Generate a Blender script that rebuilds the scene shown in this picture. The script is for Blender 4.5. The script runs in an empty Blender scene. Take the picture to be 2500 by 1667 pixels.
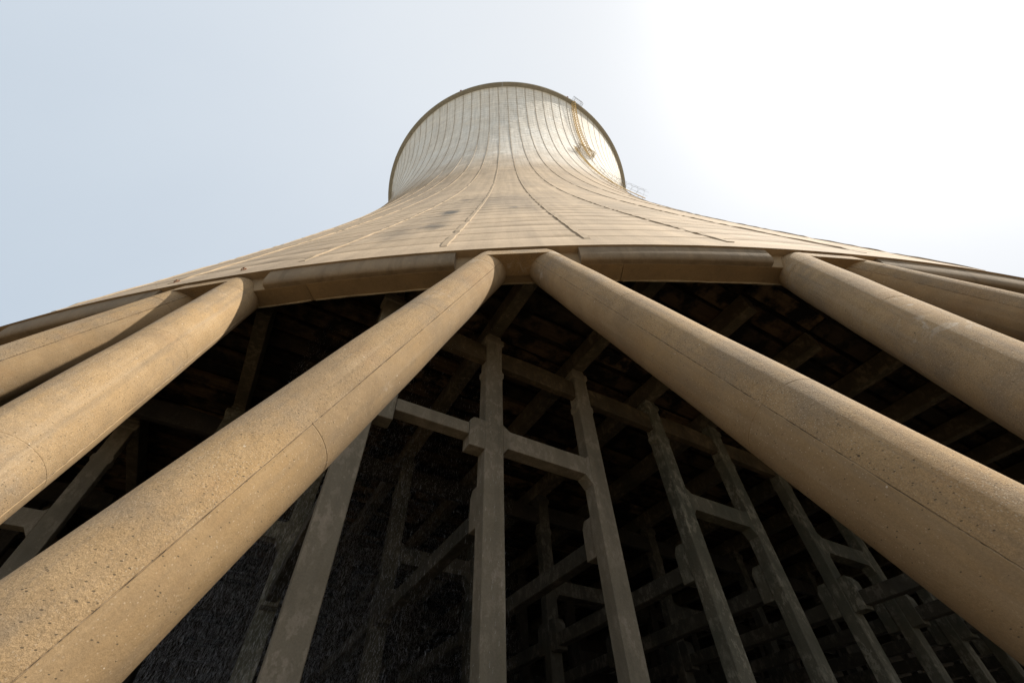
import bpy, bmesh, math, random
import numpy as np
from mathutils import Vector, Matrix
PI = math.pi
scn = bpy.context.scene
COL = scn.collection
rnd = random.Random(7)

# ------------------------------------------------------------------ camera
CAM_Y = -43.5265
EYE = 1.75                       # eye height: the ground lies at z = -EYE, heights below are counted from the eye
def set_camera():
    pit, roll, yaw = 0.86343, -0.041437, -0.0060869
    fw = Vector((math.cos(pit)*math.sin(yaw), math.cos(pit)*math.cos(yaw), math.sin(pit)))
    rt = Vector((math.cos(yaw), -math.sin(yaw), 0)); up = rt.cross(fw)
    r2 = math.cos(roll)*rt + math.sin(roll)*up
    u2 = -math.sin(roll)*rt + math.cos(roll)*up
    cd = bpy.data.cameras.new('camera'); co = bpy.data.objects.new('camera', cd); COL.objects.link(co)
    m = Matrix((r2, u2, -fw)).transposed().to_4x4(); m.translation = (0, CAM_Y, 0)
    co.matrix_world = m
    cd.sensor_width = 36; cd.lens = 36*1064.6/2500
    cd.clip_start = 0.05; cd.clip_end = 20000
    scn.camera = co
set_camera()

# ------------------------------------------------------------------ sky, sun, exposure
SUN_AZ, SUN_EL = math.radians(93), math.radians(52)     # azimuth clockwise from +Y
sun_dir = Vector((math.sin(SUN_AZ)*math.cos(SUN_EL), math.cos(SUN_AZ)*math.cos(SUN_EL), math.sin(SUN_EL)))
w = bpy.data.worlds.new("World"); scn.world = w; w.use_nodes = True
wn = w.node_tree.nodes; wl = w.node_tree.links; wn.clear()
out = wn.new('ShaderNodeOutputWorld'); bg = wn.new('ShaderNodeBackground')
sky = wn.new('ShaderNodeTexSky'); sky.sky_type = 'NISHITA'; sky.sun_disc = False
sky.sun_elevation = SUN_EL; sky.sun_rotation = SUN_AZ
sky.air_density = 1.0; sky.dust_density = 4.0; sky.ozone_density = 1.0; sky.altitude = 50
bg.inputs['Strength'].default_value = 0.1
# thin high cloud veil: pale, brighter round the sun
tc = wn.new('ShaderNodeTexCoord')
nz = wn.new('ShaderNodeTexNoise'); nz.inputs['Scale'].default_value = 1.6; nz.inputs['Detail'].default_value = 5; nz.inputs['Roughness'].default_value = .55
mp = wn.new('ShaderNodeMapping'); mp.inputs['Scale'].default_value = (1.0, 1.6, 1.0); mp.inputs['Location'].default_value = (3.1, .4, 0)
wl.new(tc.outputs['Generated'], mp.inputs['Vector']); wl.new(mp.outputs['Vector'], nz.inputs['Vector'])
dot = wn.new('ShaderNodeVectorMath'); dot.operation = 'DOT_PRODUCT'; dot.inputs[1].default_value = sun_dir
wl.new(tc.outputs['Generated'], dot.inputs[0])
mr = wn.new('ShaderNodeMapRange'); mr.inputs['From Min'].default_value = -0.8; mr.inputs['From Max'].default_value = 1.0
mr.inputs['To Min'].default_value = 0.0; mr.inputs['To Max'].default_value = 1.0
wl.new(dot.outputs['Value'], mr.inputs['Value'])
pw = wn.new('ShaderNodeMath'); pw.operation = 'POWER'; pw.inputs[1].default_value = 1.9
wl.new(mr.outputs['Result'], pw.inputs[0])
veilr = wn.new('ShaderNodeMapRange'); veilr.inputs['To Min'].default_value = 2.95; veilr.inputs['To Max'].default_value = 4.65
wl.new(pw.outputs[0], veilr.inputs['Value'])
vcol = wn.new('ShaderNodeMix'); vcol.data_type = 'RGBA'
vcol.inputs['A'].default_value = (.875, 1.03, 1.20, 1); vcol.inputs['B'].default_value = (.985, 1.0, 1.02, 1)
wl.new(pw.outputs[0], vcol.inputs['Factor'])
vs = wn.new('ShaderNodeVectorMath'); vs.operation = 'SCALE'
wl.new(vcol.outputs['Result'], vs.inputs[0]); wl.new(veilr.outputs['Result'], vs.inputs['Scale'])
fr = wn.new('ShaderNodeMapRange'); fr.inputs['From Min'].default_value = .35; fr.inputs['From Max'].default_value = .7
fr.inputs['To Min'].default_value = .93; fr.inputs['To Max'].default_value = .99
wl.new(nz.outputs['Fac'], fr.inputs['Value'])
mx = wn.new('ShaderNodeMix'); mx.data_type = 'RGBA'
wl.new(fr.outputs['Result'], mx.inputs['Factor']); wl.new(sky.outputs['Color'], mx.inputs['A']); wl.new(vs.outputs['Vector'], mx.inputs['B'])
# bright haze close round the sun
au = wn.new('ShaderNodeMath'); au.operation = 'MAXIMUM'; au.inputs[1].default_value = 0; wl.new(dot.outputs['Value'], au.inputs[0])
ap = wn.new('ShaderNodeMath'); ap.operation = 'POWER'; ap.inputs[1].default_value = 28; wl.new(au.outputs[0], ap.inputs[0])
asc = wn.new('ShaderNodeVectorMath'); asc.operation = 'SCALE'; asc.inputs[0].default_value = (5.0, 4.9, 4.75); wl.new(ap.outputs[0], asc.inputs['Scale'])
aad = wn.new('ShaderNodeVectorMath'); aad.operation = 'ADD'; wl.new(mx.outputs['Result'], aad.inputs[0]); wl.new(asc.outputs['Vector'], aad.inputs[1])
wl.new(aad.outputs['Vector'], bg.inputs['Color']); wl.new(bg.outputs['Background'], out.inputs['Surface'])

sd = bpy.data.lights.new('sun', 'SUN'); so = bpy.data.objects.new('sun', sd); COL.objects.link(so)
sd.energy = 4.0; sd.angle = math.radians(0.9); sd.color = (1.0, .93, .82)
so.rotation_euler = (-sun_dir).to_track_quat('-Z', 'Y').to_euler(); so.location = (60, -80, 120)

scn.view_settings.view_transform = 'Standard'; scn.view_settings.look = 'None'
scn.view_settings.exposure = 1.0; scn.view_settings.gamma = 1.0; scn.view_settings.use_curve_mapping = False
scn.render.engine = 'CYCLES'
scn.cycles.max_bounces = 8; scn.cycles.diffuse_bounces = 5

# ------------------------------------------------------------------ tower measures (metres, z from the eye)
NB = 48                                    # bays round the tower
STEP = 2*PI/NB
TH0 = 0.00305                              # angle of the bay in front of the camera
R_EDGE, Z_EDGE = 40.0, 6.534               # lower edge of the shell
RT, ZT = 24.4957, 74.518                   # throat
Z_TOP, R_RIM = 95.545, 27.08
B2 = (ZT-Z_EDGE)**2/((R_EDGE/RT)**2-1)
def prof(z): return RT*math.sqrt(1+(z-ZT)**2/B2)
Z_SOF = 6.146                              # underside of the ring beam
LEG_R, LEG_B, LEG_RT, LEG_ZT, LEG_C, LEG_RF, LEG_ZF = 0.3068, 0.01237, 39.753, 6.2, 0.0605, 42.384, -1.6
def pol(r, th, z): return Vector((r*math.sin(th), -r*math.cos(th), z))

# ------------------------------------------------------------------ node helper
class NT:
    def __init__(s, name):
        s.m = bpy.data.materials.new(name); s.m.use_nodes = True
        s.n = s.m.node_tree.nodes; s.l = s.m.node_tree.links; s.n.clear()
        s.out = s.n.new('ShaderNodeOutputMaterial'); s.b = s.n.new('ShaderNodeBsdfPrincipled')
        s.l.new(s.b.outputs[0], s.out.inputs[0]); s.b.inputs['Roughness'].default_value = .9
        s.b.inputs['Specular IOR Level'].default_value = .25
        s.tc = s.n.new('ShaderNodeTexCoord'); s.oi = s.n.new('ShaderNodeObjectInfo')
    def put(s, sock, v):
        if hasattr(v, 'is_linked'): s.l.new(v, sock)
        elif v is not None:
            if isinstance(v, (tuple, list)) and len(v) == 3 and len(sock.default_value) == 4: v = (*v, 1)
            sock.default_value = v
    def math(s, op, a, b=None, c=None, clamp=False):
        n = s.n.new('ShaderNodeMath'); n.operation = op; n.use_clamp = clamp
        s.put(n.inputs[0], a)
        if b is not None: s.put(n.inputs[1], b)
        if c is not None: s.put(n.inputs[2], c)
        return n.outputs[0]
    def vm(s, op, a, b=None, scale=None):
        n = s.n.new('ShaderNodeVectorMath'); n.operation = op; s.put(n.inputs[0], a)
        if b is not None: s.put(n.inputs[1], b)
        if scale is not None: s.put(n.inputs['Scale'], scale)
        return n.outputs['Vector'] if op not in ('DOT_PRODUCT', 'LENGTH', 'DISTANCE') else n.outputs['Value']
    def obj(s, shift=True):
        v = s.tc.outputs['Object']
        if shift:
            r = s.vm('SCALE', (13.7, 7.3, 5.1), scale=s.oi.outputs['Random'])
            v = s.vm('ADD', v, r)
        return v
    def xyz(s, v):
        n = s.n.new('ShaderNodeSeparateXYZ'); s.l.new(v, n.inputs[0]); return n.outputs
    def comb(s, x, y, z=0.0):
        n = s.n.new('ShaderNodeCombineXYZ')
        for i, q in enumerate((x, y, z)): s.put(n.inputs[i], q)
        return n.outputs[0]
    def noise(s, v, scale, detail=3, rough=.55, dist=0):
        n = s.n.new('ShaderNodeTexNoise'); s.put(n.inputs['Vector'], v)
        n.inputs['Scale'].default_value = scale; n.inputs['Detail'].default_value = detail
        n.inputs['Roughness'].default_value = rough; n.inputs['Distortion'].default_value = dist
        return n.outputs['Fac']
    def voro(s, v, scale, feature='F1'):
        n = s.n.new('ShaderNodeTexVoronoi'); n.feature = feature; s.put(n.inputs['Vector'], v); n.inputs['Scale'].default_value = scale
        return n.outputs['Distance'], n.outputs['Color'] if feature == 'F1' else None
    def white(s, v, dim='2D'):
        n = s.n.new('ShaderNodeTexWhiteNoise'); n.noise_dimensions = dim; s.put(n.inputs['Vector'], v); return n.outputs['Value']
    def rng(s, v, a, b, c=0.0, d=1.0, smooth=False):
        n = s.n.new('ShaderNodeMapRange'); s.put(n.inputs['Value'], v)
        if smooth: n.interpolation_type = 'SMOOTHSTEP'
        for k, q in (('From Min', a), ('From Max', b), ('To Min', c), ('To Max', d)): n.inputs[k].default_value = q
        return n.outputs['Result']
    def mix(s, f, a, b, mode='MIX'):
        n = s.n.new('ShaderNodeMix'); n.data_type = 'RGBA'; n.blend_type = mode
        s.put(n.inputs['Factor'], f); s.put(n.inputs['A'], a); s.put(n.inputs['B'], b); return n.outputs['Result']
    def mul(s, col, f):          # colour times value
        return s.vm('SCALE', col, scale=f)
    def bump(s, h, strength, dist):
        n = s.n.new('ShaderNodeBump'); n.inputs['Strength'].default_value = strength; n.inputs['Distance'].default_value = dist
        s.l.new(h, n.inputs['Height']); s.l.new(n.outputs[0], s.b.inputs['Normal'])
    def done(s, col, rough=None):
        s.put(s.b.inputs['Base Color'], col)
        if rough is not None: s.put(s.b.inputs['Roughness'], rough)
        return s.m

def mat_leg(name, worn_):
    t = NT(name); v = t.obj()
    big = t.noise(v, .7, 4, .6); med = t.noise(v, 4, 6, .65); fine = t.noise(v, 75, 5, .8); grain = t.noise(v, 190, 2, .6)
    col = t.mix(t.rng(big, .35, .65), (.310, .207, .102), (.240, .167, .093))
    col = t.mix(t.rng(med, .42, .72, 0, .65), col, (.355, .25, .138))
    patch = t.noise(t.vm('ADD', v, (4, 2, 9)), 1.1, 6, .68)
    col = t.mix(t.rng(patch, .50, .72, 0, .75 if worn_ else .35), col, (.165, .138, .108))
    rust = t.noise(t.vm('ADD', v, (9, 5, 3)), 1.6, 5, .65)
    col = t.mix(t.rng(rust, .55, .75, 0, .5), col, (.27, .165, .08))
    k = 1.0 if worn_ else .5
    col = t.mul(col, t.rng(fine, .3, .7, 1-.27*k, 1+.25*k)); col = t.mul(col, t.rng(grain, .3, .7, 1-.16*k, 1+.16*k))
    uv = t.xyz(t.tc.outputs['UV']); rn_ = t.oi.outputs['Random']
    su = t.comb(t.math('ADD', t.math('MULTIPLY', uv[0], 11.0), t.math('MULTIPLY', rn_, 37.0)), t.math('MULTIPLY', uv[1], .55))
    stk = t.noise(su, 1.0, 5, .6)
    col = t.mix(t.rng(stk, .50, .70, 0, .45 if worn_ else .28), col, (.14, .112, .082))
    col = t.mix(t.rng(t.noise(t.vm('ADD', su, (5, 3, 2)), .8, 5, .65), .56, .72, 0, .3), col, (.40, .31, .205))
    seg = t.math('FLOOR', t.math('DIVIDE', t.math('ADD', uv[1], 1.68), 2.13))
    tone = t.white(t.comb(t.math('ADD', seg, t.math('MULTIPLY', rn_, 91.0)), 1.0 if worn_ else 2.0))
    col = t.mul(col, t.rng(tone, 0, 1, .93, 1.07))
    worn = t.rng(t.noise(v, 1.5, 4, .65), .40, .60)
    d1, c1 = t.voro(v, 95); r1 = t.xyz(c1)[0]
    g1 = t.math('MULTIPLY', t.math('LESS_THAN', d1, .34), t.math('GREATER_THAN', r1, .68 if worn_ else .88))
    g1 = t.math('MULTIPLY', g1, t.rng(worn, 0, 1, .25, 1))
    col = t.mix(t.math('MULTIPLY', g1, .6), col, (.46, .37, .26))
    ax = t.vm('MULTIPLY', v, (.8, .8, 1.6))
    d2, c2 = t.voro(ax, 55); r2 = t.xyz(c2)[1]
    g2 = t.math('MULTIPLY', t.math('LESS_THAN', d2, .24), t.math('GREATER_THAN', r2, .84 if worn_ else .93))
    col = t.mix(t.math('MULTIPLY', g2, .8), col, (.06, .045, .03))
    d3, c3 = t.voro(v, 19); r3 = t.xyz(c3)[2]
    d3 = t.math('ADD', d3, t.math('MULTIPLY', t.math('SUBTRACT', t.noise(v, 70, 2), .5), .25))
    g3 = t.math('MULTIPLY', t.math('LESS_THAN', d3, .10), t.math('GREATER_THAN', r3, .93))
    col = t.mix(t.math('MULTIPLY', g3, .8), col, (.50, .43, .34))
    d4, c4 = t.voro(t.vm('ADD', v, (3, 1, 7)), 11); r4 = t.xyz(c4)[0]
    g4 = t.math('MULTIPLY', t.math('LESS_THAN', d4, .07), t.math('GREATER_THAN', r4, .93))
    col = t.mix(t.math('MULTIPLY', g4, .9), col, (.05, .037, .025))
    lm = t.noise(t.vm('ADD', v, (7, 3, 1)), 3.6, 7, .75, .8); lmb = t.noise(t.vm('ADD', v, (1, 8, 2)), .55, 2)
    lime = t.math('MULTIPLY', t.rng(lm, .55, .64), t.rng(lmb, .58, .66))
    col = t.mix(t.math('MULTIPLY', lime, .55), col, (.50, .45, .38))
    h = t.math('ADD', t.math('MULTIPLY', fine, .8), t.math('SUBTRACT', t.math('MULTIPLY', g1, .5), t.math('MULTIPLY', t.math('MAXIMUM', g2, g4), 1.2)))
    h = t.math('ADD', h, t.math('MULTIPLY', t.noise(v, 14, 4, .6), .9))
    t.bump(h, .8 if worn_ else .4, .007)
    return t.done(col, .93)
def mat_seam():
    t = NT('seam_dirt'); v = t.obj()
    n = t.noise(v, 16, 4, .7)
    return t.done(t.mix(t.rng(n, .42, .56), (.05, .037, .026), (.25, .185, .115)), .95)
def mat_shell():
    t = NT('shell_concrete'); v = t.tc.outputs['Object']; x, y, z = t.xyz(v)
    th = t.math('ARCTAN2', x, t.math('MULTIPLY', y, -1.0)); u = t.math('MULTIPLY', th, 34.0)
    p2 = t.comb(u, z)
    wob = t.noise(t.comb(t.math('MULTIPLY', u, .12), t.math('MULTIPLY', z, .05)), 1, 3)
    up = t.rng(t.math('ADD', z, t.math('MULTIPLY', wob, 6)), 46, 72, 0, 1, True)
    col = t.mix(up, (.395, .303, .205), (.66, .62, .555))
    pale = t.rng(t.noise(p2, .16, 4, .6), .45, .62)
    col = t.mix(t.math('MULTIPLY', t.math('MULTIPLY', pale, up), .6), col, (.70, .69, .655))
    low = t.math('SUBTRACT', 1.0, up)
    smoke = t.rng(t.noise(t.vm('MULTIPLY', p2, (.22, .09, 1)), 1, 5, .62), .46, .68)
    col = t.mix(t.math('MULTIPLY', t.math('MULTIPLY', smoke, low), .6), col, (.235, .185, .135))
    # tone of each cast lift and panel
    cell = t.comb(t.math('FLOOR', t.math('DIVIDE', th, 2*PI/96)), t.math('FLOOR', t.math('DIVIDE', t.math('SUBTRACT', z, 7.6), 1.05)))
    col = t.mul(col, t.rng(t.white(cell), 0, 1, .965, 1.035))
    lift = t.white(t.comb(0.3, t.math('FLOOR', t.math('DIVIDE', t.math('SUBTRACT', z, 7.6), 1.05))))
    col = t.mul(col, t.rng(lift, 0, 1, .97, 1.03))
    hs = t.noise(t.vm('MULTIPLY', p2, (.35, 7, 1)), 1, 4, .65)
    col = t.mul(col, t.rng(hs, .3, .7, .85, 1.13))
    vs_ = t.noise(t.vm('MULTIPLY', p2, (2.6, .10, 1)), 1, 4, .6)
    col = t.mul(col, t.rng(vs_, .38, .68, 1.07, .83))
    # dirt held in the lift joints and along the ribs
    lf = t.math('FRACT', t.math('DIVIDE', t.math('SUBTRACT', z, 7.6), 1.05)); ln = t.math('MINIMUM', lf, t.math('SUBTRACT', 1.0, lf))
    brk = t.noise(t.vm('MULTIPLY', p2, (1.3, .9, 1)), 1, 4, .65)
    jd = t.math('MULTIPLY', t.rng(ln, .10, .02), t.rng(brk, .42, .58))
    col = t.mix(t.math('MULTIPLY', jd, t.rng(z, 44, 64, .04, .5)), col, (.26, .225, .175))
    rf = t.math('FRACT', t.math('SUBTRACT', t.math('DIVIDE', t.math('SUBTRACT', th, TH0), STEP/2), .5)); rn = t.math('MINIMUM', rf, t.math('SUBTRACT', 1.0, rf))
    rd = t.math('MULTIPLY', t.rng(rn, .10, .03), t.rng(brk, .35, .6))
    col = t.mix(t.math('MULTIPLY', rd, t.rng(z, 30, 62, .1, .5)), col, (.27, .215, .15))
    # mould dashes on the upper shell
    md = t.noise(t.vm('MULTIPLY', p2, (.9, 1.3, 1)), 1.0, 6, .72)
    mdm = t.math('MULTIPLY', t.rng(md, .58, .72), t.rng(t.noise(t.vm('MULTIPLY', p2, (.12, .06, 1)), 1, 2), .4, .65))
    col = t.mix(t.math('MULTIPLY', t.math('MULTIPLY', mdm, t.rng(z, 50, 62)), .5), col, (.22, .205, .18))
    # soot smudges of their own shape
    sn = t.noise(t.vm('MULTIPLY', p2, (3, 1.2, 1)), 1, 4, .6)
    for (u0, z0, a, b, k, sh) in ((-1.95, 15.3, .40, 1.15, 1.0, .06), (-1.80, 10.9, .36, .8, .75, .09), (-1.95, 12.9, .5, 3.0, .38, .10), (-2.4, 10.0, .5, 1.8, .4, .1), (.23, 15.6, .26, .5, .7, 0), (-.5, 19.5, 3.6, 5.5, .32, 0), (4.2, 17.0, 1.6, 4.0, .28, 0), (-2.06, 21.4, .3, .8, .55, .05)):
        du = t.math('DIVIDE', t.math('SUBTRACT', t.math('SUBTRACT', u, u0), t.math('MULTIPLY', t.math('SUBTRACT', z, z0), -sh)), a)
        dz = t.math('DIVIDE', t.math('SUBTRACT', z, z0), b)
        d = t.math('SQRT', t.math('ADD', t.math('MULTIPLY', du, du), t.math('MULTIPLY', dz, dz)))
        d = t.math('ADD', d, t.math('MULTIPLY', t.math('SUBTRACT', sn, .5), 1.3))
        col = t.mix(t.rng(d, 1.15, .25, 0, k), col, (.075, .068, .058))
    f = t.noise(v, 18, 4, .7); col = t.mul(col, t.rng(f, .3, .7, .93, 1.07))
    t.bump(t.math('ADD', t.math('MULTIPLY', hs, .6), f), .35, .012)
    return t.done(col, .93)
def mat_conc(name, a, b, stain, streak=0.0, sc=1.0, bump=.4):
    t = NT(name); v = t.obj(); x, y, z = t.xyz(v)
    n1 = t.noise(v, 1.2*sc, 5, .6); n2 = t.noise(v, 9*sc, 5, .65); f = t.noise(v, 55*sc, 3, .7)
    col = t.mix(t.rng(n1, .35, .65), a, b)
    col = t.mix(t.rng(n2, .52, .72, 0, .7), col, stain)
    if streak:
        s_ = t.noise(t.vm('MULTIPLY', v, (5, 5, .5)), 1.0, 4, .6)
        col = t.mix(t.rng(s_, .5, .7, 0, streak), col, tuple(q*.35 for q in a))
    col = t.mul(col, t.rng(f, .3, .7, .9, 1.1))
    t.bump(t.math('ADD', n2, t.math('MULTIPLY', f, .5)), bump, .01)
    return t.done(col, .92)
def mat_inner(name, dark, mid, light):
    # damp, mould-blackened concrete with pale flaking crust; rear-row tones also carry painted shade
    t = NT(name); v = t.obj()
    n1 = t.noise(v, .8, 4, .6); n2 = t.noise(t.vm('MULTIPLY', v, (1, 1, .6)), 8, 7, .75); n3 = t.noise(v, 1.6, 3, .6)
    col = t.mix(t.rng(n1, .35, .65), dark, mid)
    cr = t.math('MULTIPLY', t.rng(n2, .50, .55), t.rng(n3, .40, .58))
    col = t.mix(t.math('MULTIPLY', cr, .9), col, light)
    st = t.noise(t.vm('MULTIPLY', v, (6, 6, .35)), 1, 4, .6)
    col = t.mul(col, t.rng(st, .35, .68, 1.05, .86))
    f = t.noise(v, 50, 3, .7); col = t.mul(col, t.rng(f, .3, .7, .88, 1.12))
    t.bump(t.math('ADD', n2, t.math('MULTIPLY', f, .4)), .4, .012)
    return t.done(col, t.rng(n2, .4, .6, .6, .9))
def mat_plank():
    t = NT('stained_plank'); v = t.obj()
    r = t.oi.outputs['Random']
    n = t.noise(t.vm('MULTIPLY', v, (1.0, 9, 9)), 1.0, 5, .65); m = t.noise(v, 1.5, 4, .65)
    col = t.mix(r, (.080, .052, .028), (.024, .019, .013))
    col = t.mix(t.math('GREATER_THAN', t.math('FRACT', t.math('MULTIPLY', r, 17.0)), .80), col, (.12, .082, .045))
    col = t.mix(t.rng(m, .42, .55), col, (.006, .0055, .005))
    col = t.mul(col, t.rng(n, .3, .7, .6, 1.3))
    t.bump(n, .4, .01)
    return t.done(col, .85)
def mat_plain(name, c, rough=.6, metal=0.0, var=.12, sc=8):
    t = NT(name); n = t.noise(t.obj(), sc, 4, .6)
    t.b.inputs['Metallic'].default_value = metal
    return t.done(t.mul(c, t.rng(n, .3, .7, 1-var, 1+var)), rough)
def mat_ground():
    t = NT('gravel'); v = t.tc.outputs['Object']
    n1 = t.noise(v, .15, 4, .6); d, c = t.voro(v, 22); n2 = t.noise(v, 3, 4, .6)
    col = t.mix(t.rng(n1, .35, .65), (.15, .105, .06), (.115, .085, .05))
    col = t.mul(col, t.rng(t.xyz(c)[0], 0, 1, .7, 1.25)); col = t.mul(col, t.rng(n2, .3, .7, .85, 1.12))
    t.bump(d, .6, .02)
    return t.done(col, .95)
def mat_water():
    t = NT('basin_water'); n = t.noise(t.tc.outputs['Object'], 2.5, 3, .6)
    t.b.inputs['Specular IOR Level'].default_value = .5; t.bump(n, .25, .02)
    return t.done((.012, .014, .012), .08)
def mat_drop():
    t = NT('water_drop'); t.n.remove(t.b)
    d = t.n.new('ShaderNodeBsdfDiffuse'); d.inputs[0].default_value = (.86, .87, .9, 1)
    tr = t.n.new('ShaderNodeBsdfTranslucent'); tr.inputs[0].default_value = (.86, .87, .9, 1)
    mxs = t.n.new('ShaderNodeMixShader'); t.l.new(d.outputs[0], mxs.inputs[1]); t.l.new(tr.outputs[0], mxs.inputs[2])
    t.l.new(mxs.outputs[0], t.out.inputs[0]); return t.m

M = dict(leg=mat_leg('leg_concrete', True), legsmooth=mat_leg('leg_concrete_smooth', False), seam=mat_seam(), shell=mat_shell(),
    nose=mat_conc('ring_beam_face', (.225, .168, .106), (.17, .132, .09), (.25, .195, .13), .45),
    soffit=mat_conc('ring_beam_soffit', (.30, .215, .12), (.235, .17, .10), (.20, .145, .09), .15),
    lip=mat_conc('lime_crust', (.36, .29, .19), (.25, .20, .13), (.42, .36, .26), 0, 3, .9),
    rib=mat_conc('rib_concrete', (.36, .275, .185), (.31, .24, .16), (.39, .315, .22), .25),
    ribtop=mat_conc('rib_concrete_upper', (.42, .36, .285), (.36, .305, .24), (.50, .445, .37), .3),
    rim=mat_conc('rim_concrete', (.28, .25, .20), (.24, .215, .17), (.33, .30, .245), .25, .5),
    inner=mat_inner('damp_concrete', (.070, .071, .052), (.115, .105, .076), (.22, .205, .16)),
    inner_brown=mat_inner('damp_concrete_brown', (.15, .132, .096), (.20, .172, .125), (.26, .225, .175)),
    midshade=mat_inner('shaded_concrete', (.035, .034, .026), (.06, .052, .038), (.11, .10, .08)),  # second row and link beams: half-shade painted into the base colour
    deepshade=mat_inner('deep_shaded_concrete', (.014, .012, .009), (.024, .018, .012), (.04, .035, .027)),  # deeper rows: the hall's gloom put into the base colour
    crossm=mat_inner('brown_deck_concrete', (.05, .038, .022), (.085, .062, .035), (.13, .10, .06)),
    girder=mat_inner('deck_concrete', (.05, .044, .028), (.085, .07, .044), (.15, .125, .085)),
    plank=mat_plank(), steelbrown=mat_plain('weathered_yellow_steel', (.34, .25, .12), .6), steel=mat_plain('galvanised_steel', (.30, .31, .32), .5, .6),
    yellow=mat_plain('yellow_paint', (.60, .43, .18), .55), rust=mat_plain('rusty_iron', (.22, .11, .06), .8),
    lampglass=mat_plain('red_glass', (.25, .05, .04), .3), ground=mat_ground(), water=mat_water(), bounce_ground=mat_plain('pale_bounce_ground', (.25, .235, .195), .95, 0, .25, .05), drop=mat_drop())

# ------------------------------------------------------------------ object helpers
def link(name, data, parent=None):
    o = bpy.data.objects.new(name, data); COL.objects.link(o)
    if parent: o.parent = parent
    return o
def tag(o, label=None, cat=None, group=None, kind=None):
    if label: o['label'] = label
    if cat: o['category'] = cat
    if group: o['group'] = group
    if kind: o['kind'] = kind
    return o
def thing(name, label, cat, loc=(0, 0, 0), rz=0, group=None):
    o = bpy.data.objects.new(name, None); COL.objects.link(o); o.empty_display_size = .3
    o.location = loc; o.rotation_euler = (0, 0, rz); return tag(o, label, cat, group)
class MB:
    def __init__(s): s.v = []; s.f = []; s.mi = []
    def add(s, vs, fs, mi=0):
        o = len(s.v); s.v += [tuple(q) for q in vs]; s.f += [tuple(i+o for i in f) for f in fs]; s.mi += [mi]*len(fs)
    def box(s, a, b, mi=0):
        (x0, y0, z0), (x1, y1, z1) = a, b
        s.add([(x0,y0,z0),(x1,y0,z0),(x1,y1,z0),(x0,y1,z0),(x0,y0,z1),(x1,y0,z1),(x1,y1,z1),(x0,y1,z1)],
              [(0,3,2,1),(4,5,6,7),(0,1,5,4),(1,2,6,5),(2,3,7,6),(3,0,4,7)], mi)
    def prism(s, poly, y0, y1, mi=0):          # poly in (x,z), extruded along y
        n = len(poly); s.add([(x, y0, z) for x, z in poly]+[(x, y1, z) for x, z in poly],
            [tuple(range(n)), tuple(range(2*n-1, n-1, -1))]+[(i, n+i, n+(i+1) % n, (i+1) % n) for i in range(n)], mi)
    def tube(s, pts, r, n=6, mi=0):
        pts = [Vector(p) for p in pts]; vs = []; fs = []
        for i, p in enumerate(pts):
            d = (pts[min(i+1, len(pts)-1)]-pts[max(i-1, 0)]).normalized()
            a = d.cross(Vector((0, 0, 1))); a = a.normalized() if a.length > 1e-3 else Vector((1, 0, 0)); b = d.cross(a)
            vs += [p+r*(math.cos(2*PI*k/n)*a+math.sin(2*PI*k/n)*b) for k in range(n)]
        for i in range(len(pts)-1):
            fs += [(i*n+k, i*n+(k+1) % n, (i+1)*n+(k+1) % n, (i+1)*n+k) for k in range(n)]
        fs += [tuple(range(n))[::-1], tuple((len(pts)-1)*n+k for k in range(n))]
        s.add(vs, fs, mi)
    def mesh(s, name, mats, smooth=False, bevel=0, recalc=True):
        me = bpy.data.meshes.new(name); me.from_pydata(s.v, [], s.f)
        for m in (mats if isinstance(mats, (list, tuple)) else [mats]): me.materials.append(m)
        me.polygons.foreach_set('material_index', s.mi)
        if recalc or bevel:
            bm = bmesh.new(); bm.from_mesh(me); bmesh.ops.recalc_face_normals(bm, faces=bm.faces)
            if bevel:
                es = [e for e in bm.edges if e.is_manifold and e.calc_face_angle(0) > .5]
                bmesh.ops.bevel(bm, geom=es, offset=bevel, segments=1, affect='EDGES', clamp_overlap=True)
            bm.to_mesh(me); bm.free()
        if smooth: me.polygons.foreach_set('use_smooth', [True]*len(me.polygons))
        me.update(); return me

# ------------------------------------------------------------------ ground and basin
mb = MB(); nseg = 96; rs = [41.6, 44, 48, 56, 68]
vs = [pol(r, 2*PI*k/nseg, -EYE) for r in rs for k in range(nseg)]
fs = [(i*nseg+k, i*nseg+(k+1) % nseg, (i+1)*nseg+(k+1) % nseg, (i+1)*nseg+k) for i in range(len(rs)-1) for k in range(nseg)]
mb.add(vs, fs); g = link('ground', mb.mesh('ground', M['ground'])); tag(g, kind='structure')
mb = MB(); rs = [68, 100, 300, 1500, 9000]
vs = [pol(r, 2*PI*k/nseg, -EYE) for r in rs for k in range(nseg)]
fs = [(i*nseg+k, i*nseg+(k+1) % nseg, (i+1)*nseg+(k+1) % nseg, (i+1)*nseg+k) for i in range(len(rs)-1) for k in range(nseg)]
mb.add(vs, fs); tag(link('bounce_ground', mb.mesh('bounce_ground', M['bounce_ground'])), kind='structure')  # unseen far ground, made pale to throw fill light up the shell
mb = MB(); vs = [(0, 0, -EYE+.05)]+[pol(41.3, 2*PI*k/nseg, -EYE+.05) for k in range(nseg)]
mb.add(vs, [(0, 1+k, 1+(k+1) % nseg) for k in range(nseg)])
tag(link('water', mb.mesh('water', M['water'])), kind='structure')
mb = MB(); vs = []; pr = [(41.25, -EYE-.3), (41.25, -EYE+.35), (41.28, -EYE+.38), (41.57, -EYE+.38), (41.6, -EYE+.35), (41.6, -EYE-.3)]
for k in range(nseg*2): vs += [pol(r, PI*k/nseg, z) for r, z in pr]
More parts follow.
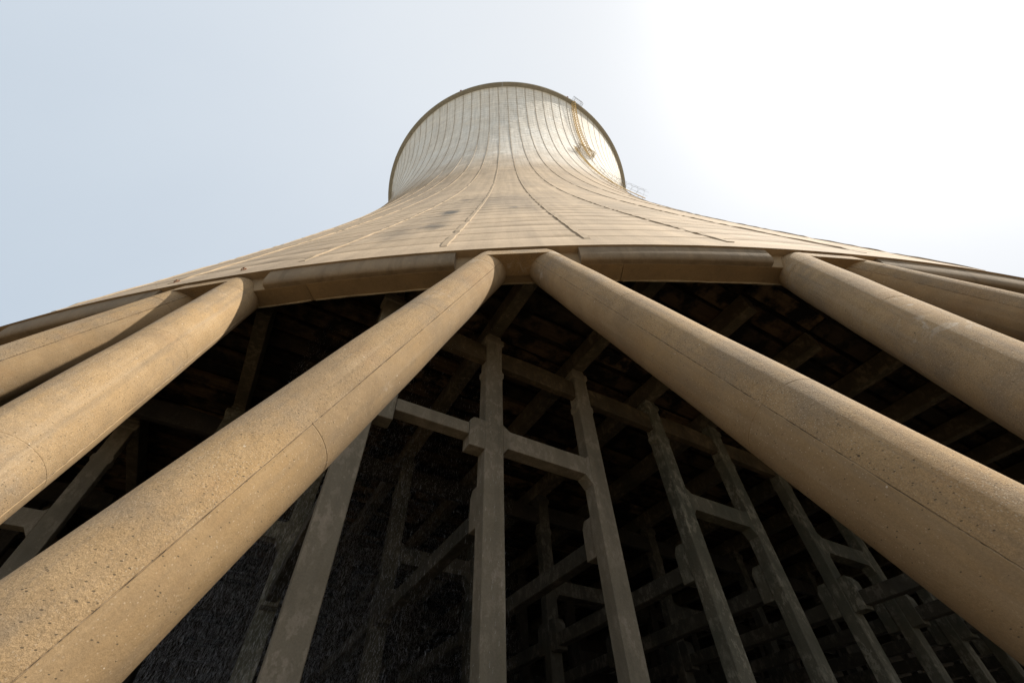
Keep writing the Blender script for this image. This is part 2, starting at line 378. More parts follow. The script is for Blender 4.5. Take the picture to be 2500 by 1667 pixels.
n = len(pr); fs = [(k*n+i, k*n+i+1, ((k+1) % (nseg*2))*n+i+1, ((k+1) % (nseg*2))*n+i) for k in range(nseg*2) for i in range(n-1)]
mb.add(vs, fs); tag(link('basin_kerb', mb.mesh('basin_kerb', M['nose'])), kind='structure')

# ------------------------------------------------------------------ the tower
tower = thing('cooling_tower', 'huge tan concrete cooling tower with ribbed shell standing on slanting round legs', 'cooling tower')
# shell: cast lifts with a recessed joint between each, thick, closed at both ends
def make_shell():
    deep = {}; lift0, lh = 7.6, 1.05
    rs_ = random.Random(11); lp_ = [(rs_.choice((.002, .003, .004, .006, .009, .022)), [rs_.uniform(0, 6.3) for _ in range(4)]) for _ in range(120)]
    def gd(i, j):
        if i not in deep: return 0
        b, ph = lp_[deep[i]]; a = 2*PI*j/480
        if rings[i][1] > 45: b = max(b, .02)
        return b*max(.1, 1+.5*math.sin(17*a+ph[0])+.5*math.sin(41*a+ph[1])+.5*math.sin(96*a+ph[2]))
    rings = [(prof(Z_EDGE), Z_EDGE), (prof(7.0), 7.0)]
    k = 0
    while True:
        z = lift0+k*lh
        if z > Z_TOP-.9: break
        deep.update({len(rings)+1: k, len(rings)+2: k})
        rings += [(prof(z-.028), z-.028), (prof(z), z-.012), (prof(z), z+.006), (prof(z+.02)+.002, z+.02), (prof(z+lh*.5), z+lh*.5)]
        k += 1
    rings += [(prof(Z_TOP-.5), Z_TOP-.5), (prof(Z_TOP-.44)+.03, Z_TOP-.438)]
    inner = [(prof(Z_TOP-.44)-.3, Z_TOP-.438)]
    inner += [(prof(z)-(.3 if z > 20 else .3+.0*(20-z)), z) for z in (85, 74, 60, 48, 36, 26, 18, 12, 9, 7.6, Z_EDGE+.02)]
    inner[-1] = (39.55, Z_EDGE)
    allr = rings+inner; ns = 480; mb = MB()
    cs = [(math.sin(2*PI*j/ns), -math.cos(2*PI*j/ns)) for j in range(ns)]
    R_ = len(allr)
    vs = [((r-gd(i, j))*c[0], (r-gd(i, j))*c[1], z) for i, (r, z) in enumerate(allr) for j, c in enumerate(cs)]
    fs = [(i*ns+j, i*ns+(j+1) % ns, ((i+1) % R_)*ns+(j+1) % ns, ((i+1) % R_)*ns+j) for i in range(R_) for j in range(ns)]
    mb.add(vs, fs); me = mb.mesh('shell', M['shell'], recalc=False)
    me.polygons.foreach_set('use_smooth', [True]*len(me.polygons)); me.update()
    me.set_sharp_from_angle(angle=math.radians(25)) if hasattr(me, 'set_sharp_from_angle') else None
    return me
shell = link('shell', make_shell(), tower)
shell.rotation_euler = (0, 0, 0)
# meridional ribs, two to a bay
def make_rib(seed):
    rr = random.Random(seed); mb = MB(); vs = []; zs = [7.08+.0]; z = 7.08
    while z < Z_TOP-.55:
        z += .24 if z < 22 else (.8 if z < 45 else 1.4); zs.append(min(z, Z_TOP-.55))
    for i, z in enumerate(zs):
        t = min(1, max(0, (z-7)/60)); hw = .068*(1-t)+.040*t; h = (.024*(1-t)+.042*t)*min(1, .35+(z-7)/1.2)
        r = prof(z)
        j1, j2, j3 = (rr.uniform(-1, 1)*.013*(1-t*.6) for _ in range(3))
        if rr.random() < .12: j3 -= .025; j1 += .012
        for dx, dr in ((-hw+j1, -.02), (-hw*.86+j1, h+j3), (hw*.8+j2, h+j3*.7), (hw+j2, -.02)):
            vs.append((dx, -(r+dr), z))
    n = 4; fs = [(i*n+k, i*n+k+1, (i+1)*n+k+1, (i+1)*n+k) for i in range(len(zs)-1) for k in range(3)]
    fs += [(0, 1, 2, 3), tuple((len(zs)-1)*n+k for k in (3, 2, 1, 0))]
    mi = [0 if (zs[min(i//3, len(zs)-1)] < 50) else 1 for i in range(len(fs))]
    mb.add(vs, fs); mb.mi = mi
    return mb.mesh('rib', [M['rib'], M['ribtop']])
rib_meshes = [make_rib(s) for s in range(4)]
for k in range(2*NB):
    o = link('rib', rib_meshes[rnd.randrange(4)], tower); o.rotation_euler = (0, 0, TH0+(k+.5)*STEP/2)

# ring beam, per bay, broken at its construction joint
def sweep(mb, prof_rz, th_a, th_b, n, mi=0, caps=True):
    m = len(prof_rz); vs = [pol(r, th_a+(th_b-th_a)*i/n, z) for i in range(n+1) for r, z in prof_rz]
    fs = [(i*m+j, i*m+(j+1) % m, (i+1)*m+(j+1) % m, (i+1)*m+j) for i in range(n) for j in range(m)]
    if caps: fs += [tuple(range(m)), tuple(n*m+j for j in range(m-1, -1, -1))]
    mb.add(vs, fs, mi)
JT = .33*STEP
mb = MB(); sweep(mb, [(39.528, Z_SOF), (39.852, Z_SOF), (39.86, Z_SOF+.01), (39.86, Z_EDGE+.05), (39.5, Z_EDGE+.05), (39.52, Z_SOF+.01)], JT+.00012, JT+STEP-.00012, 16)
beam_me = mb.mesh('ring_beam', M['soffit'])
A_GAP = .02562
nose_prof = [(39.80, Z_SOF+.003), (39.925, Z_SOF+.003), (39.945, Z_SOF+.012), (39.963, Z_SOF+.036), (39.976, Z_SOF+.075), (39.982, Z_SOF+.13), (39.982, Z_SOF+.19), (39.977, Z_SOF+.27), (39.968, Z_EDGE-.004), (39.80, Z_EDGE-.004)]
mb = MB(); sweep(mb, nose_prof, A_GAP, STEP-A_GAP, 18)
nose_me = mb.mesh('edge_beam', M['nose']); nose_me.polygons.foreach_set('use_smooth', [True]*len(nose_me.polygons)); nose_me.set_sharp_from_angle(angle=math.radians(40))
def make_lip(seed):
    rr = random.Random(seed); mb = MB(); n = 60; vs = []; ph = [rr.uniform(0, 6) for _ in range(5)]
    for i in range(n+1):
        th = JT+.001+(STEP-.002)*i/n
        q = sum(math.sin(i*f*.1+ph[k])/(k+1.2) for k, f in enumerate((1.3, 3.1, 6.3, 11, 17)))
        d = .022+.010*q+rr.uniform(-.005, .005); wv = .012+.006*math.sin(i*.35+ph[1])+rr.uniform(0, .004)
        d = max(d, .006)
        vs += [pol(39.533, th, Z_SOF+.01), pol(39.533+wv, th, Z_SOF-.001), pol(39.531+wv*.8, th, Z_SOF-d), pol(39.524, th, Z_SOF-d*.8)]
    fs = [(i*4+j, i*4+(j+1) % 4, (i+1)*4+(j+1) % 4, (i+1)*4+j) for i in range(n) for j in range(4)]
    mb.add(vs, fs); return mb.mesh('drip_lip', M['lip'])
lips = [make_lip(s) for s in range(3)]
# legs
def leg_ends(sg):
    return pol(LEG_RT, sg*LEG_B, LEG_ZT), pol(LEG_RF, sg*LEG_C, LEG_ZF)
def make_leg(sg):
    A, B = leg_ends(sg); u = (B-A).normalized(); L = (B-A).length
    o_ = Vector((A.x, A.y, 0)).normalized(); n0 = (o_-u*(o_.dot(u))).normalized(); m0 = u.cross(n0)
    seam = math.radians(50.5)*(-1 if sg < 0 else 1)
    # angles, with the formwork seam as a V groove on each side
    ang = []
    for s_ in (seam, seam+PI):
        ang += [(s_-.014, 0, 0), (s_-.005, .006, 1), (s_+.006, .006, 1), (s_+.016, 0, 0)]
        ang += [(s_+.016+(PI-.03)*k/56, 0, 0) for k in range(1, 56)]
    joints = [.45, 2.66, 4.785, 6.92]
    ts = set([0.0+.02*i for i in range(0)])
    t = -.45; lst = []
    while t < L+.05: lst.append((t, 0)); t += .06
    for j in joints: lst += [(j-.006, 0), (j-.002, 1), (j+.002, 1), (j+.006, 0)]
    lst.sort()
    rr = random.Random(5+sg); vs = []; nA = len(ang)
    gr = [rr.uniform(.1, 1.25) for _ in range(400)]
    for i, (t, jf) in enumerate(lst):
        for a, dg, mi in ang:
            half = 1 if ((a-seam) % (2*PI)) < PI else 0
            wob = .0025*math.sin(t*1.7+a*2)+.0018*math.sin(t*4.1-a*3+half)
            r = LEG_R+wob+(.0035 if half else 0)
            if dg: r -= dg*gr[i % 400]
            up_ = half == (1 if sg < 0 else 0)
            jn = jf and (abs(t-.45) < .1 or abs(t-6.92) < .1 or (abs(t-2.66) < .1 and up_) or (abs(t-4.785) < .1 and (sg > 0 or not up_)))
            if jn: r -= .0018 if not dg else .0005
            p = A+u*t+r*(math.cos(a)*n0+math.sin(a)*m0)
            if t < .4 and p.z > 6.455: p = p-u*((6.455-p.z)/-u.z)*-1 if False else p+u*((p.z-6.455)/(-u.z))
            vs.append(p)
    fs = []; mis = []
    for i in range(len(lst)-1):
        for k in range(nA):
            k2 = (k+1) % nA
            fs.append((i*nA+k, i*nA+k2, (i+1)*nA+k2, (i+1)*nA+k))
            am = (ang[k][0]+.002-seam) % (2*PI); low = (am < PI) != (sg < 0)
            mis.append(1 if (ang[k][2] and ang[k2][2]) else (2 if low else 0))
    fs.append(tuple(range(nA))); mis.append(0)
    mb = MB(); mb.add(vs, fs); mb.mi = mis
    me = mb.mesh('leg', [M['leg'], M['seam'], M['legsmooth']], recalc=True)
    me.polygons.foreach_set('use_smooth', [True]*len(me.polygons)); me.set_sharp_from_angle(angle=math.radians(18))
    uvl = me.uv_layers.new(name='UVMap'); li = [0]*len(me.loops); me.loops.foreach_get('vertex_index', li)
    flat = []
    for q in li: flat += [ang[q % nA][0]*LEG_R, lst[q//nA][0]]
    uvl.data.foreach_set('uv', flat)
    return me
leg_me = {s: make_leg(s) for s in (-1, 1)}
# capital: web that joins the two leg heads
def make_capital():
    mb = MB(); n = 8; vs = []
    pr = [(39.7, 6.12), (40.092, 6.148), (40.094, 6.153), (39.992, 6.447), (39.984, 6.455), (39.7, 6.455)]
    for i in range(n+1):
        th = -.0125+.025*i/n; vs += [pol(r/math.cos(th), th, z) for r, z in pr]
    m = len(pr); fs = [(i*m+j, i*m+(j+1) % m, (i+1)*m+(j+1) % m, (i+1)*m+j) for i in range(n) for j in range(m)]
    fs += [tuple(range(m)), tuple(n*m+j for j in range(m-1, -1, -1))]
    mb.add(vs, fs); return mb.mesh('capital', M['leg'])
cap_me = make_capital()
# foot block under each meeting pair of legs
mb = MB(); n = 1
def foot_ring(hx, hy, z, cy): return [(-hx, cy-hy, z), (hx, cy-hy, z), (hx, cy+hy, z), (-hx, cy+hy, z)]
vs = foot_ring(.95, .62, -EYE-.2, -LEG_RF-.05)+foot_ring(.95, .62, -EYE+.12, -LEG_RF-.05)+foot_ring(.72, .45, -EYE+.42, -LEG_RF-.02)
fs = [(i*4+k, i*4+(k+1) % 4, (i+1)*4+(k+1) % 4, (i+1)*4+k) for i in range(2) for k in range(4)]+[(3, 2, 1, 0), (8, 9, 10, 11)]
mb.add(vs, fs); foot_me = mb.mesh('leg_base', M['leg'], bevel=.02)
for k in range(NB):
    a = TH0+k*STEP
    for name, me, da in (('ring_beam', beam_me, 0), ('edge_beam', nose_me, 0), ('drip_lip', lips[k % 3], 0), ('capital', cap_me, 0), ('leg', leg_me[-1], 0), ('leg', leg_me[1], 0), ('leg_base', foot_me, STEP/2)):
        o = link(name, me, tower); o.rotation_euler = (0, 0, a+da)
# rim at the top
mb = MB(); sweep(mb, [(prof(Z_TOP)-.32, Z_TOP-.44), (R_RIM-.06, Z_TOP-.44), (R_RIM-.03, Z_TOP-.41), (R_RIM-.03, Z_TOP-.06), (R_RIM, Z_TOP-.05), (R_RIM, Z_TOP), (prof(Z_TOP)-.32, Z_TOP)], 0, STEP-.0006, 8)
rim_me = mb.mesh('rim_slab', M['rim'])
for k in range(NB):
    o = link('rim_slab', rim_me, tower); o.rotation_euler = (0, 0, TH0+k*STEP)
# lifting eyes above the left-hand leg heads
mb = MB(); mb.tube([(0, .0, .0), (0, -.03, 0)], .016, 8)
mb.tube([(.0+.030*math.cos(a), -.032, -.042+.048*math.sin(a)) for a in [2*PI*i/14 for i in range(15)]], .0085, 6)
eye_me = mb.mesh('iron_ring', M['rust'])
mb = MB(); mb.tube([(0, .02, 0), (0, -.008, 0)], .036, 10); eye_pl = mb.mesh('ring_plate', M['rust'])
for th, lab in ((-.1575, 'small rusty ring bolt on the shell edge, the farther left of two'), (-.1235, 'small rusty ring bolt on the shell edge just above the left leg head')):
    z = 7.12; t = thing('ring_bolt', lab, 'ring bolt', pol(prof(z)+.004, th, z), th, 'ring bolts on the lower edge of the shell')
    link('iron_ring', eye_me, t); link('ring_plate', eye_pl, t)

# ------------------------------------------------------------------ lamps on the rim
mb = MB(); mb.tube([(0, 0, 0), (0, 0, .35)], .07, 8); lp = mb.mesh('lamp_post', M['steel'])
mb = MB(); mb.tube([(0, 0, .35), (0, 0, .40), (0, 0, .62)], .13, 10); mb.box((-.17, -.17, .62), (.17, .17, .67)); lg = mb.mesh('lamp_head', M['lampglass'])
for th, lab in ((-.3012, 'small dark lamp on the rim left of the topmost point'), (.4928, 'small dark lamp on the rim just left of the railed platform'),
                (-1.0294, 'small dark lamp low on the far left of the rim'), (1.3034, 'small dark lamp low on the right side of the rim')):
    t = thing('obstruction_lamp', lab, 'lamp', pol(R_RIM-.12, th, Z_TOP), th, 'lamps standing on the tower rim')
    link('lamp_post', lp, t); link('lamp_head', lg, t)

# ------------------------------------------------------------------ caged ladders and their platforms
def ladder(label, th, z0, z1, cage, hr, gap, br):
    t = thing('caged_ladder', label, 'ladder', pol(prof(z0), th, z0), 0, 'caged ladders up the shell')
    base = Vector(t.location)
    rad = pol(1, th, 0); tan = Vector((math.cos(th), math.sin(th), 0))
    def P(z, off, lat): return rad*(prof(z)+off)+tan*lat+Vector((0, 0, z))-base
    nz = int((z1-z0)/.9); zz = [z0+(z1-z0)*i/nz for i in range(nz+1)]
    for s in (-1, 1):
        mb = MB(); mb.tube([P(z, .22, s*.25) for z in zz], .042, 5); link('rail', mb.mesh('rail', M['yellow']), t)
    mb = MB(); z = z0
    while z < z1: mb.tube([P(z, .22, -.25), P(z, .22, .25)], .02, 4); z += .35
    tag(link('rungs', mb.mesh('rungs', M['yellow']), t), kind='stuff')
    mb = MB(); z = z0+1
    while z < z1:
        mb.tube([P(z, .22+.72*math.sin(a), -.40*math.cos(a)) for a in [PI*i/8 for i in range(9)]], hr, 4); z += gap
    tag(link('cage_hoops', mb.mesh('cage_hoops', cage), t), kind='stuff')
    for a in (20, 55, 90, 125, 160):
        a = math.radians(a); mb = MB(); mb.tube([P(z, .22+.72*math.sin(a), -.40*math.cos(a)) for z in zz], br, 4)
        link('cage_bar', mb.mesh('cage_bar', cage), t)
    mb = MB(); z = z0+.5
    while z < z1:
        for s in (-1, 1): mb.tube([P(z, -.02, s*.25), P(z, .22, s*.25)], .022, 4)
        z += 3
    tag(link('wall_brackets', mb.mesh('wall_brackets', M['yellow']), t), kind='stuff')
ladder('yellow caged ladder climbing from the middle platform to the rim', .545, 68.6, Z_TOP-.6, M['yellow'], .05, 1.15, .012)
ladder('yellow caged ladder running down the shell below the middle platform', .452, 40.0, 70.3, M['steel'], .009, 1.6, .007)
def platform(label, th, z, w0, w1, d0, d1, hh, m, braces):
    t = thing('railed_platform', label, 'platform', pol(prof(min(z, Z_TOP)), th, z), th)
    base = prof(min(z, Z_TOP))
    mb = MB(); 
    for x in (w0, w1): mb.box((x-.03, -d1, -.09), (x+.03, -d0, -.003))
    for q in range(8):
        y = -d1+(d1-d0)*q/7; mb.box((w0+.03, y-.02, -.06), (w1-.03, y+.02, -.01))
    link('floor_grating', mb.mesh('floor_grating', m), t)
    xs = [w0+(w1-w0)*i/3 for i in range(4)]
    for x in xs:
        mb = MB(); mb.tube([(x, -d1+.03, 0), (x, -d1+.03, hh)], .035, 5); link('post', mb.mesh('post', m), t)
    for s, x in ((0, w0), (1, w1)):
        mb = MB(); mb.tube([(x, -d0-.03, 0), (x, -d0-.03, hh)], .035, 5); link('post', mb.mesh('post', m), t)
    for h in (hh, hh*.55):
        mb = MB(); mb.tube([(w0, -d0, h), (w0, -d1+.03, h), (w1, -d1+.03, h), (w1, -d0, h)], .03, 5); link('handrail', mb.mesh('handrail', m), t)
    for x in braces:
        mb = MB(); mb.tube([(x, .02, -1.5), (x, -d1+.05, -.06)], .04, 5); mb.tube([(x, 0, -.1), (x, -d1+.05, -.1)], .04, 5)
        link('brace', mb.mesh('brace', m), t)
platform('small yellow railed platform between the two caged ladders', .502, 68.4, -1.3, 1.6, .1, .95, 1.1, M['steelbrown'], (-1.1, 1.3))
platform('grey railed platform jutting out at the rim above the upper ladder', .568, Z_TOP+.1, -.7, 1.2, -.3, 1.25, 1.9, M['steel'], ())
mb = MB()

# ------------------------------------------------------------------ inside: portal frames on a skewed grid
AZ = math.radians(57.9)
E1 = Vector((math.sin(AZ), math.cos(AZ), 0)); E2 = Vector((-E1.y, E1.x, 0))
P0 = Vector((-.10, -37.69, 0)); T0, PITCH, ROW = -.325, 2.075, 4.7
HW, DP = .165, .25                           # column half width along E1, depth along E2
ZB0, ZB1 = 4.165, 4.51                       # portal beam
ZC = 6.83                                    # column head
ROT = math.atan2(E1.y, E1.x)                 # local x = E1, local y = E2
def gp(i, j): return P0+E1*(T0+i*PITCH)+E2*(j*ROW+(1.6 if i <= -3 and j >= 1 else 0))
def exists(i, j):
    r = (gp(i, j)+E2*(DP/2)).length
    return r < (39.3 if j == 0 else (38.95 if j < 0 else 39.75))
def make_column():
    mb = MB(); b = -EYE-.2
    mb.box((-HW, 0, b), (HW, DP, 5.70)); return mb
def col_mesh():
    # shaft, notched head with two collars
    mb = MB(); b = -EYE-.2
    def ring(hx, y0, y1, z): return [(-hx, y0, z), (hx, y0, z), (hx, y1, z), (-hx, y1, z)]
    lv = [(HW, 0, DP, b), (HW, 0, DP, 5.67), (HW+.032, -.0, DP, 5.71), (HW+.032, -.0, DP, 5.82), (HW-.004, 0, DP, 5.855), (HW-.004, 0, DP, 6.56), (HW+.04, -.02, DP+.02, 6.60), (HW+.04, -.02, DP+.02, 6.72), (HW-.02, 0, DP, 6.75), (HW-.02, 0, DP, ZC)]
    vs = []; 
    for q in lv: vs += ring(*q)
    n = len(lv); fs = [(i*4+k, i*4+(k+1) % 4, (i+1)*4+(k+1) % 4, (i+1)*4+k) for i in range(n-1) for k in range(4)]+[(3, 2, 1, 0), tuple((n-1)*4+k for k in range(4))]
    mb.add(vs, fs); return mb
COLM = {k: col_mesh().mesh('column', M[k], bevel=.012) for k in ('inner', 'inner_brown', 'midshade', 'deepshade')}
def portal_beam_mesh(m):
    # haunched at both ends, flush with the column faces (2 mm back)
    x0, x1 = HW, PITCH-HW; h = .085
    poly = [(x0, ZB0-h*1.25), (x0+h, ZB0), (x1-h*1.6, ZB0), (x1, ZB0-h*1.9), (x1, ZB1+h*.8), (x1-h*.7, ZB1), (x0+h*1.5, ZB1), (x0, ZB1+h*1.15)]
    mb = MB(); mb.prism(poly, .002, DP-.002); return mb.mesh('beam', m, bevel=.006)
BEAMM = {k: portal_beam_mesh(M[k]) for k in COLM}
def corbel_mesh(m, e1=False):
    # block with chamfered top, sticking out of the column's back (+E2) or side
    mb = MB()
    if e1: mb.prism([(0, 4.03), (.27, 4.03), (.27, 4.50), (.20, 4.585), (0, 4.585)], .004, DP-.004)
    else:
        pr = [(0, 2.92), (.26, 2.92), (.26, 3.10), (.26, 3.44), (.19, 3.56), (0, 3.56)]
        n = len(pr); mb.add([(-.14, a, z) for a, z in pr]+[(.14, a, z) for a, z in pr],
            [tuple(range(n)), tuple(range(2*n-1, n-1, -1))]+[(i, n+i, n+(i+1) % n, (i+1) % n) for i in range(n)])
    return mb.mesh('corbel', m, bevel=.008)
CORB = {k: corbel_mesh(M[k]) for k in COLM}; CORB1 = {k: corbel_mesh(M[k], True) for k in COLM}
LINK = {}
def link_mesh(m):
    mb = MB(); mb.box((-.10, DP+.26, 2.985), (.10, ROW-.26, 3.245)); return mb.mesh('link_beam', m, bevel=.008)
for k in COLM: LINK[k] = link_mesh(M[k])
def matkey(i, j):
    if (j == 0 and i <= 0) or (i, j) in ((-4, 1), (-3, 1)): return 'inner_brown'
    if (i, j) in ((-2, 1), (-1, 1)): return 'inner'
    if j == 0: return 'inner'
    if j <= 1: return 'midshade'
    return 'deepshade'  # concrete darkens row by row to paint in the shade
special = {
 (0, 0): 'tall pale portal frame straight ahead between the two nearest slanting legs',
 (2, 0): 'greenish portal frame next right of the tall central frame',
 (4, 0): 'dark portal frame right of the greenish one, beside the right-hand slanting leg',
 (6, 0): 'dark portal frame at the bottom right, mostly behind the thick right-hand leg',
 (-2, 0): 'single smooth concrete column leaning out at lower left under the sunlit leg',
 (-2, 1): 'stained dark portal frame at left seen between two sunlit legs, with pale flaked patch',
 (0, 1): 'dim portal frame seen through falling water behind the central frame',
 (2, 1): 'dim portal frame in the second row, seen just right of the central column',
 (4, 1): 'dim portal frame in the second row, seen between the greenish and the dark front frames',
 (-4, 1): 'grey column with side bracket at far left below the sunlit leg',
 (6, 1): 'second-row dark frame at lower right, behind the gap between the two dark front frames',
 (8, 1): 'second-row dark frame at lower right, close under the thick right-hand leg',
 (0, 2): 'third-row dark frame in the falling water, between the leaning column and the central column',
 (-2, 2): 'third-row dark frame behind falling water, just left of the leaning pale column',
 (2, 2): 'third-row dark frame near the bottom edge, showing just right of the tall central column',
 (4, 2): 'third-row dark frame near the bottom edge, between the central and the greenish frame',
 (6, 2): 'third-row dark frame near the bottom edge, showing through the greenish frame',
 (-4, 2): 'dark frame at the far left edge behind the grey bracketed column',
 (-2, 3): 'fourth-row dark frame in falling water at bottom left beside the sunlit leg',
 (0, 3): 'fourth-row dark frame in falling water near the bottom edge, left of centre',
 (2, 3): 'fourth-row dark frame low behind the left side of the tall central column',
 (-2, 4): 'fifth-row dark frame barely visible in falling water at bottom left'}
G_FR = 'concrete portal frames carrying the packing deck'
cells = []
for j in range(-1, 8):
    for i in range(-8, 22):
        if not exists(i, j): continue
        d = gp(i, j)-Vector((0, CAM_Y, 0)); a = math.degrees(math.atan2(d.x, d.y))
        if d.length > 36 or a < -64 or a > 58: continue
        cells.append((i, j))
cset = set(cells); done = set()
for (i, j) in cells:
    fi = i-(i % 2)
    if (fi, j) in done: continue
    done.add((fi, j)); members = [q for q in (fi, fi+1) if (q, j) in cset]
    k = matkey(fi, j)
    lab = special.get((fi, j))
    if not lab:
        lab = ('dark portal frame of the outer row close behind the right-hand legs' if j < 0 else
               'very dark portal frame standing deep in the unlit hall behind the front rows' if j >= 2 else
               'dark portal frame in the second row, half hidden behind the front frames')
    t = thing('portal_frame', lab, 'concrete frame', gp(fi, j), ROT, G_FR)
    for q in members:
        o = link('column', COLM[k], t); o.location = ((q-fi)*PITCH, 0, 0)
        if (q, j+1) in cset:
            c = link('corbel', CORB[k], t); c.location = ((q-fi)*PITCH, DP, 0)
        if (q, j-1) in cset:
            c = link('corbel', CORB[k], t); c.location = ((q-fi)*PITCH, 0, 0); c.rotation_euler = (0, 0, PI)
    if len(members) == 2: link('beam', BEAMM[k], t)
    if (fi, j) == (-2, 0):
        c = link('corbel', CORB1[k], t); c.location = (PITCH+HW, 0, 0)
    if (fi, j) == (0, 0):
        c = link('corbel', CORB1[k], t); c.location = (-HW, DP, 0); c.rotation_euler = (0, 0, PI)
# link beams
G_LK = 'link beams laid on the corbels between frames'
lk_special = {(1, 0): 'mould-edged beam running back from the right column of the central frame',
 (0, 0): 'beam running back into the dark from the tall central column',
 (2, 0): 'beam running back from the left column of the greenish frame', (3, 0): 'beam running back from the right column of the greenish frame',
 (4, 0): 'beam running back from the left column of the dark frame beside the right-hand leg',
 (5, 0): 'beam running back from the right column of the dark frame beside the right-hand leg',
 (6, 0): 'beam running back from the left column of the bottom right frame',
 (7, 0): 'beam running back from the right column of the bottom right frame',
 (8, 0): 'beam in the bottom right corner just under the thick leg, farthest right of its kind',
 (-1, 0): 'beam running back from the leaning pale column at lower left',
 (0, 1): 'second-row link beam dimly seen in falling water left of the central column',
 (1, 1): 'second-row link beam low behind the left edge of the central column',
 (2, 1): 'second-row link beam low at right of the central column',
 (3, 1): 'second-row link beam low behind the right column of the central frame',
 (4, -1): 'short beam resting on a corbel at lower right beside the thick leg', (5, -1): 'rightmost short beam on a corbel at lower right'}
for (i, j) in cells:
    if (i, j+1) in cset:
        k = 'midshade' if j < 2 else 'deepshade'  # link beams coloured darker by row, standing in for shade
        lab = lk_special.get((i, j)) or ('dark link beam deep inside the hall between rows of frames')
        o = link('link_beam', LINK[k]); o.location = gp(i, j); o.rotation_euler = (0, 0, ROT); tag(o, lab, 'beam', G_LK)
mb = MB(); mb.box((HW+.275, .02, 4.235), (PITCH-HW-.275, DP-.02, 4.455))
o = link('link_beam', mb.mesh('link_beam', M['inner_brown'], bevel=.008)); o.location = gp(-1, 0); o.rotation_euler = (0, 0, ROT)
tag(o, 'grey concrete beam laid on corbels between the leaning left column and the central column', 'beam', G_LK)

# ------------------------------------------------------------------ packing deck over the frames
deck = thing('packing_deck', 'dark stained deck of beams and planks over the frames inside the tower', 'deck', P0, ROT)
def inside(x, y, r): return (P0+E1*x+E2*y).length < r
gm = {}
mb = MB(); mb.box((-.13, .003, ZC+.003), (.13, ROW, ZC+.42)); g_me = mb.mesh('girder', M['girder'], bevel=.01)
mb = MB(); mb.box((-.05, 0, 6.02), (.05, 0, 6.4))
def cross_mesh(dz, mk):
    L = PITCH-2*HW+.02; n = 8; top = [(HW-.01+L*q/n, 6.44+dz+.05*math.sin(PI*q/n)) for q in range(n, -1, -1)]
    mb = MB(); mb.prism([(HW-.01, 6.02+dz), (HW-.01+L, 6.02+dz)]+top, .05, .19); return mb.mesh('cross_beam', M[mk], bevel=.006)
x_me = {k: [cross_mesh(0, k), cross_mesh(-.05, k), cross_mesh(.03, k)] for k in ('crossm', 'deepshade')}
planks = []
for (i, j) in cells:
    if inside(T0+i*PITCH, (j+1)*ROW, 39): o = link('girder', g_me, deck); o.location = (T0+i*PITCH, j*ROW, 0)
    if (i, j-1) not in cset:
        L = 0
        while L < 3 and inside(T0+i*PITCH-.13, j*ROW-L, 39.15) and inside(T0+i*PITCH+.13, j*ROW-L, 39.15): L += .05
        if L > .1:
            mb = MB(); mb.box((-.13, -L, ZC+.003), (.13, 0, ZC+.42)); o = link('girder', mb.mesh('girder', M['girder'], bevel=.01), deck); o.location = (T0+i*PITCH, j*ROW, 0)
    if (i+1, j) in cset:
        o = link('cross_beam', x_me['crossm' if j == 0 else 'deepshade'][(i*7+j*3) % 3], deck); o.location = (T0+i*PITCH, j*ROW, 0)  # cross beams off the front row have shade painted in
for i in range(-9, 22):
    for q in range(-14, 60):
        y = q*.5; x = T0+i*PITCH
        if not (inside(x+PITCH/2, y, 39.0)): continue
        d = (P0+E1*(x+PITCH/2)+E2*y)-Vector((0, CAM_Y, 0)); a = math.degrees(math.atan2(d.x, d.y))
        if d.length > 32 or a < -66 or a > 60: continue
        planks.append((d.length, x, y))
planks.sort()
pl_me = []
for s in range(5):
    w_ = rnd.uniform(.36, .44); mb = MB(); mb.box((.0, 0, 0), (PITCH, w_, .07+.02*s)); pl_me.append(mb.mesh('plank', M['plank'], bevel=.008))
rest = MB()
for n_, (d, x, y) in enumerate(planks):
    z = ZC+.43+rnd.uniform(0, .05); dx = rnd.uniform(-.03, .03)
    if n_ < 290:
        o = link('plank', pl_me[rnd.randrange(5)], deck); o.location = (x+dx, y, z); o.rotation_euler = (rnd.uniform(-.03, .03), rnd.uniform(-.006, .006), rnd.uniform(-.01, .01))
    else:
        rest.box((x+dx, y, z), (x+dx+PITCH, y+.41, z+.1))
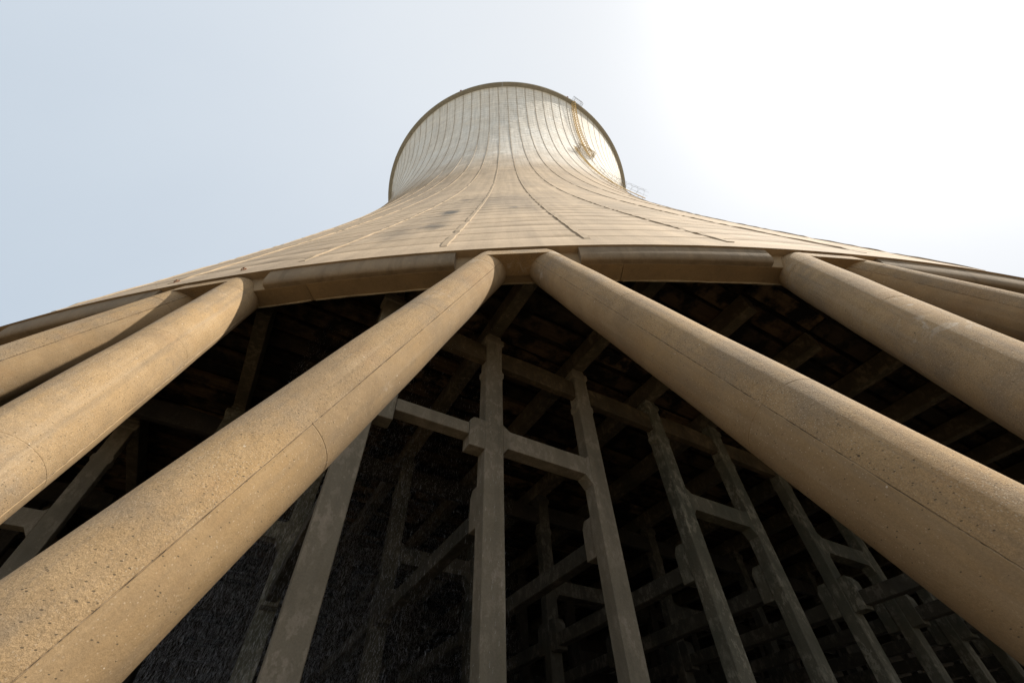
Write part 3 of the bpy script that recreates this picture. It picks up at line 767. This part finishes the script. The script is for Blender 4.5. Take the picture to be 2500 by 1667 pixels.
tag(link('far_planks', rest.mesh('far_planks', M['plank']), deck), kind='stuff')
# packing above the planks: closes the tower against the sky
mb = MB(); vs = []; n = 96
for z, r in ((ZC+.62, 38.9), (ZC+1.0, 38.7)): vs += [(0, 0, z)]+[pol(r, 2*PI*k/n, z) for k in range(n)]
m_ = n+1; fs = [(0, 1+k, 1+(k+1) % n) for k in range(n)]+[(m_, m_+1+k, m_+1+(k+1) % n) for k in range(n)]+[(1+k, 1+(k+1) % n, m_+1+(k+1) % n, m_+1+k) for k in range(n)]
mb.add(vs, fs); pk = link('packing_layer', mb.mesh('packing_layer', M['plank']), deck)
pk.matrix_parent_inverse = (Matrix.Translation(P0) @ Matrix.Rotation(ROT, 4, 'Z')).inverted()

# ------------------------------------------------------------------ falling water inside, seen at lower left
rg = np.random.default_rng(3); N = 560000
x = rg.uniform(-9, -.2, N); y = rg.uniform(-38.6, -27, N)
keep = (np.hypot(x, y) < 38.9) & (np.arctan2(x, y+43.5) > math.radians(-37)) & (rg.random(N) < np.clip(.12+np.maximum(0, (-x-1)/5), 0, 1))
x, y = x[keep], y[keep]; n = len(x)
z = -1.6+8.2*rg.random(n)**1.5; r = rg.uniform(.00035, .0007, n); l = rg.uniform(.03, .08, n); sx = rg.uniform(-.004, .004, n)+.005
co = np.stack([np.stack([x-r, y, z], 1), np.stack([x+r, y, z], 1), np.stack([x, y+r*1.7, z], 1), np.stack([x+sx, y, z+l], 1)], 1).reshape(-1, 3)
tri = np.array([[0, 1, 3], [1, 2, 3], [2, 0, 3]])[None]+4*np.arange(n)[:, None, None]
me = bpy.data.meshes.new('falling_water'); me.vertices.add(4*n); me.vertices.foreach_set('co', co.astype(np.float32).ravel())
me.loops.add(9*n); me.loops.foreach_set('vertex_index', tri.astype(np.int32).ravel())
me.polygons.add(3*n); me.polygons.foreach_set('loop_start', np.arange(0, 9*n, 3, dtype=np.int32)); me.update(calc_edges=True)
me.materials.append(M['drop']); tag(link('falling_water', me), kind='stuff')
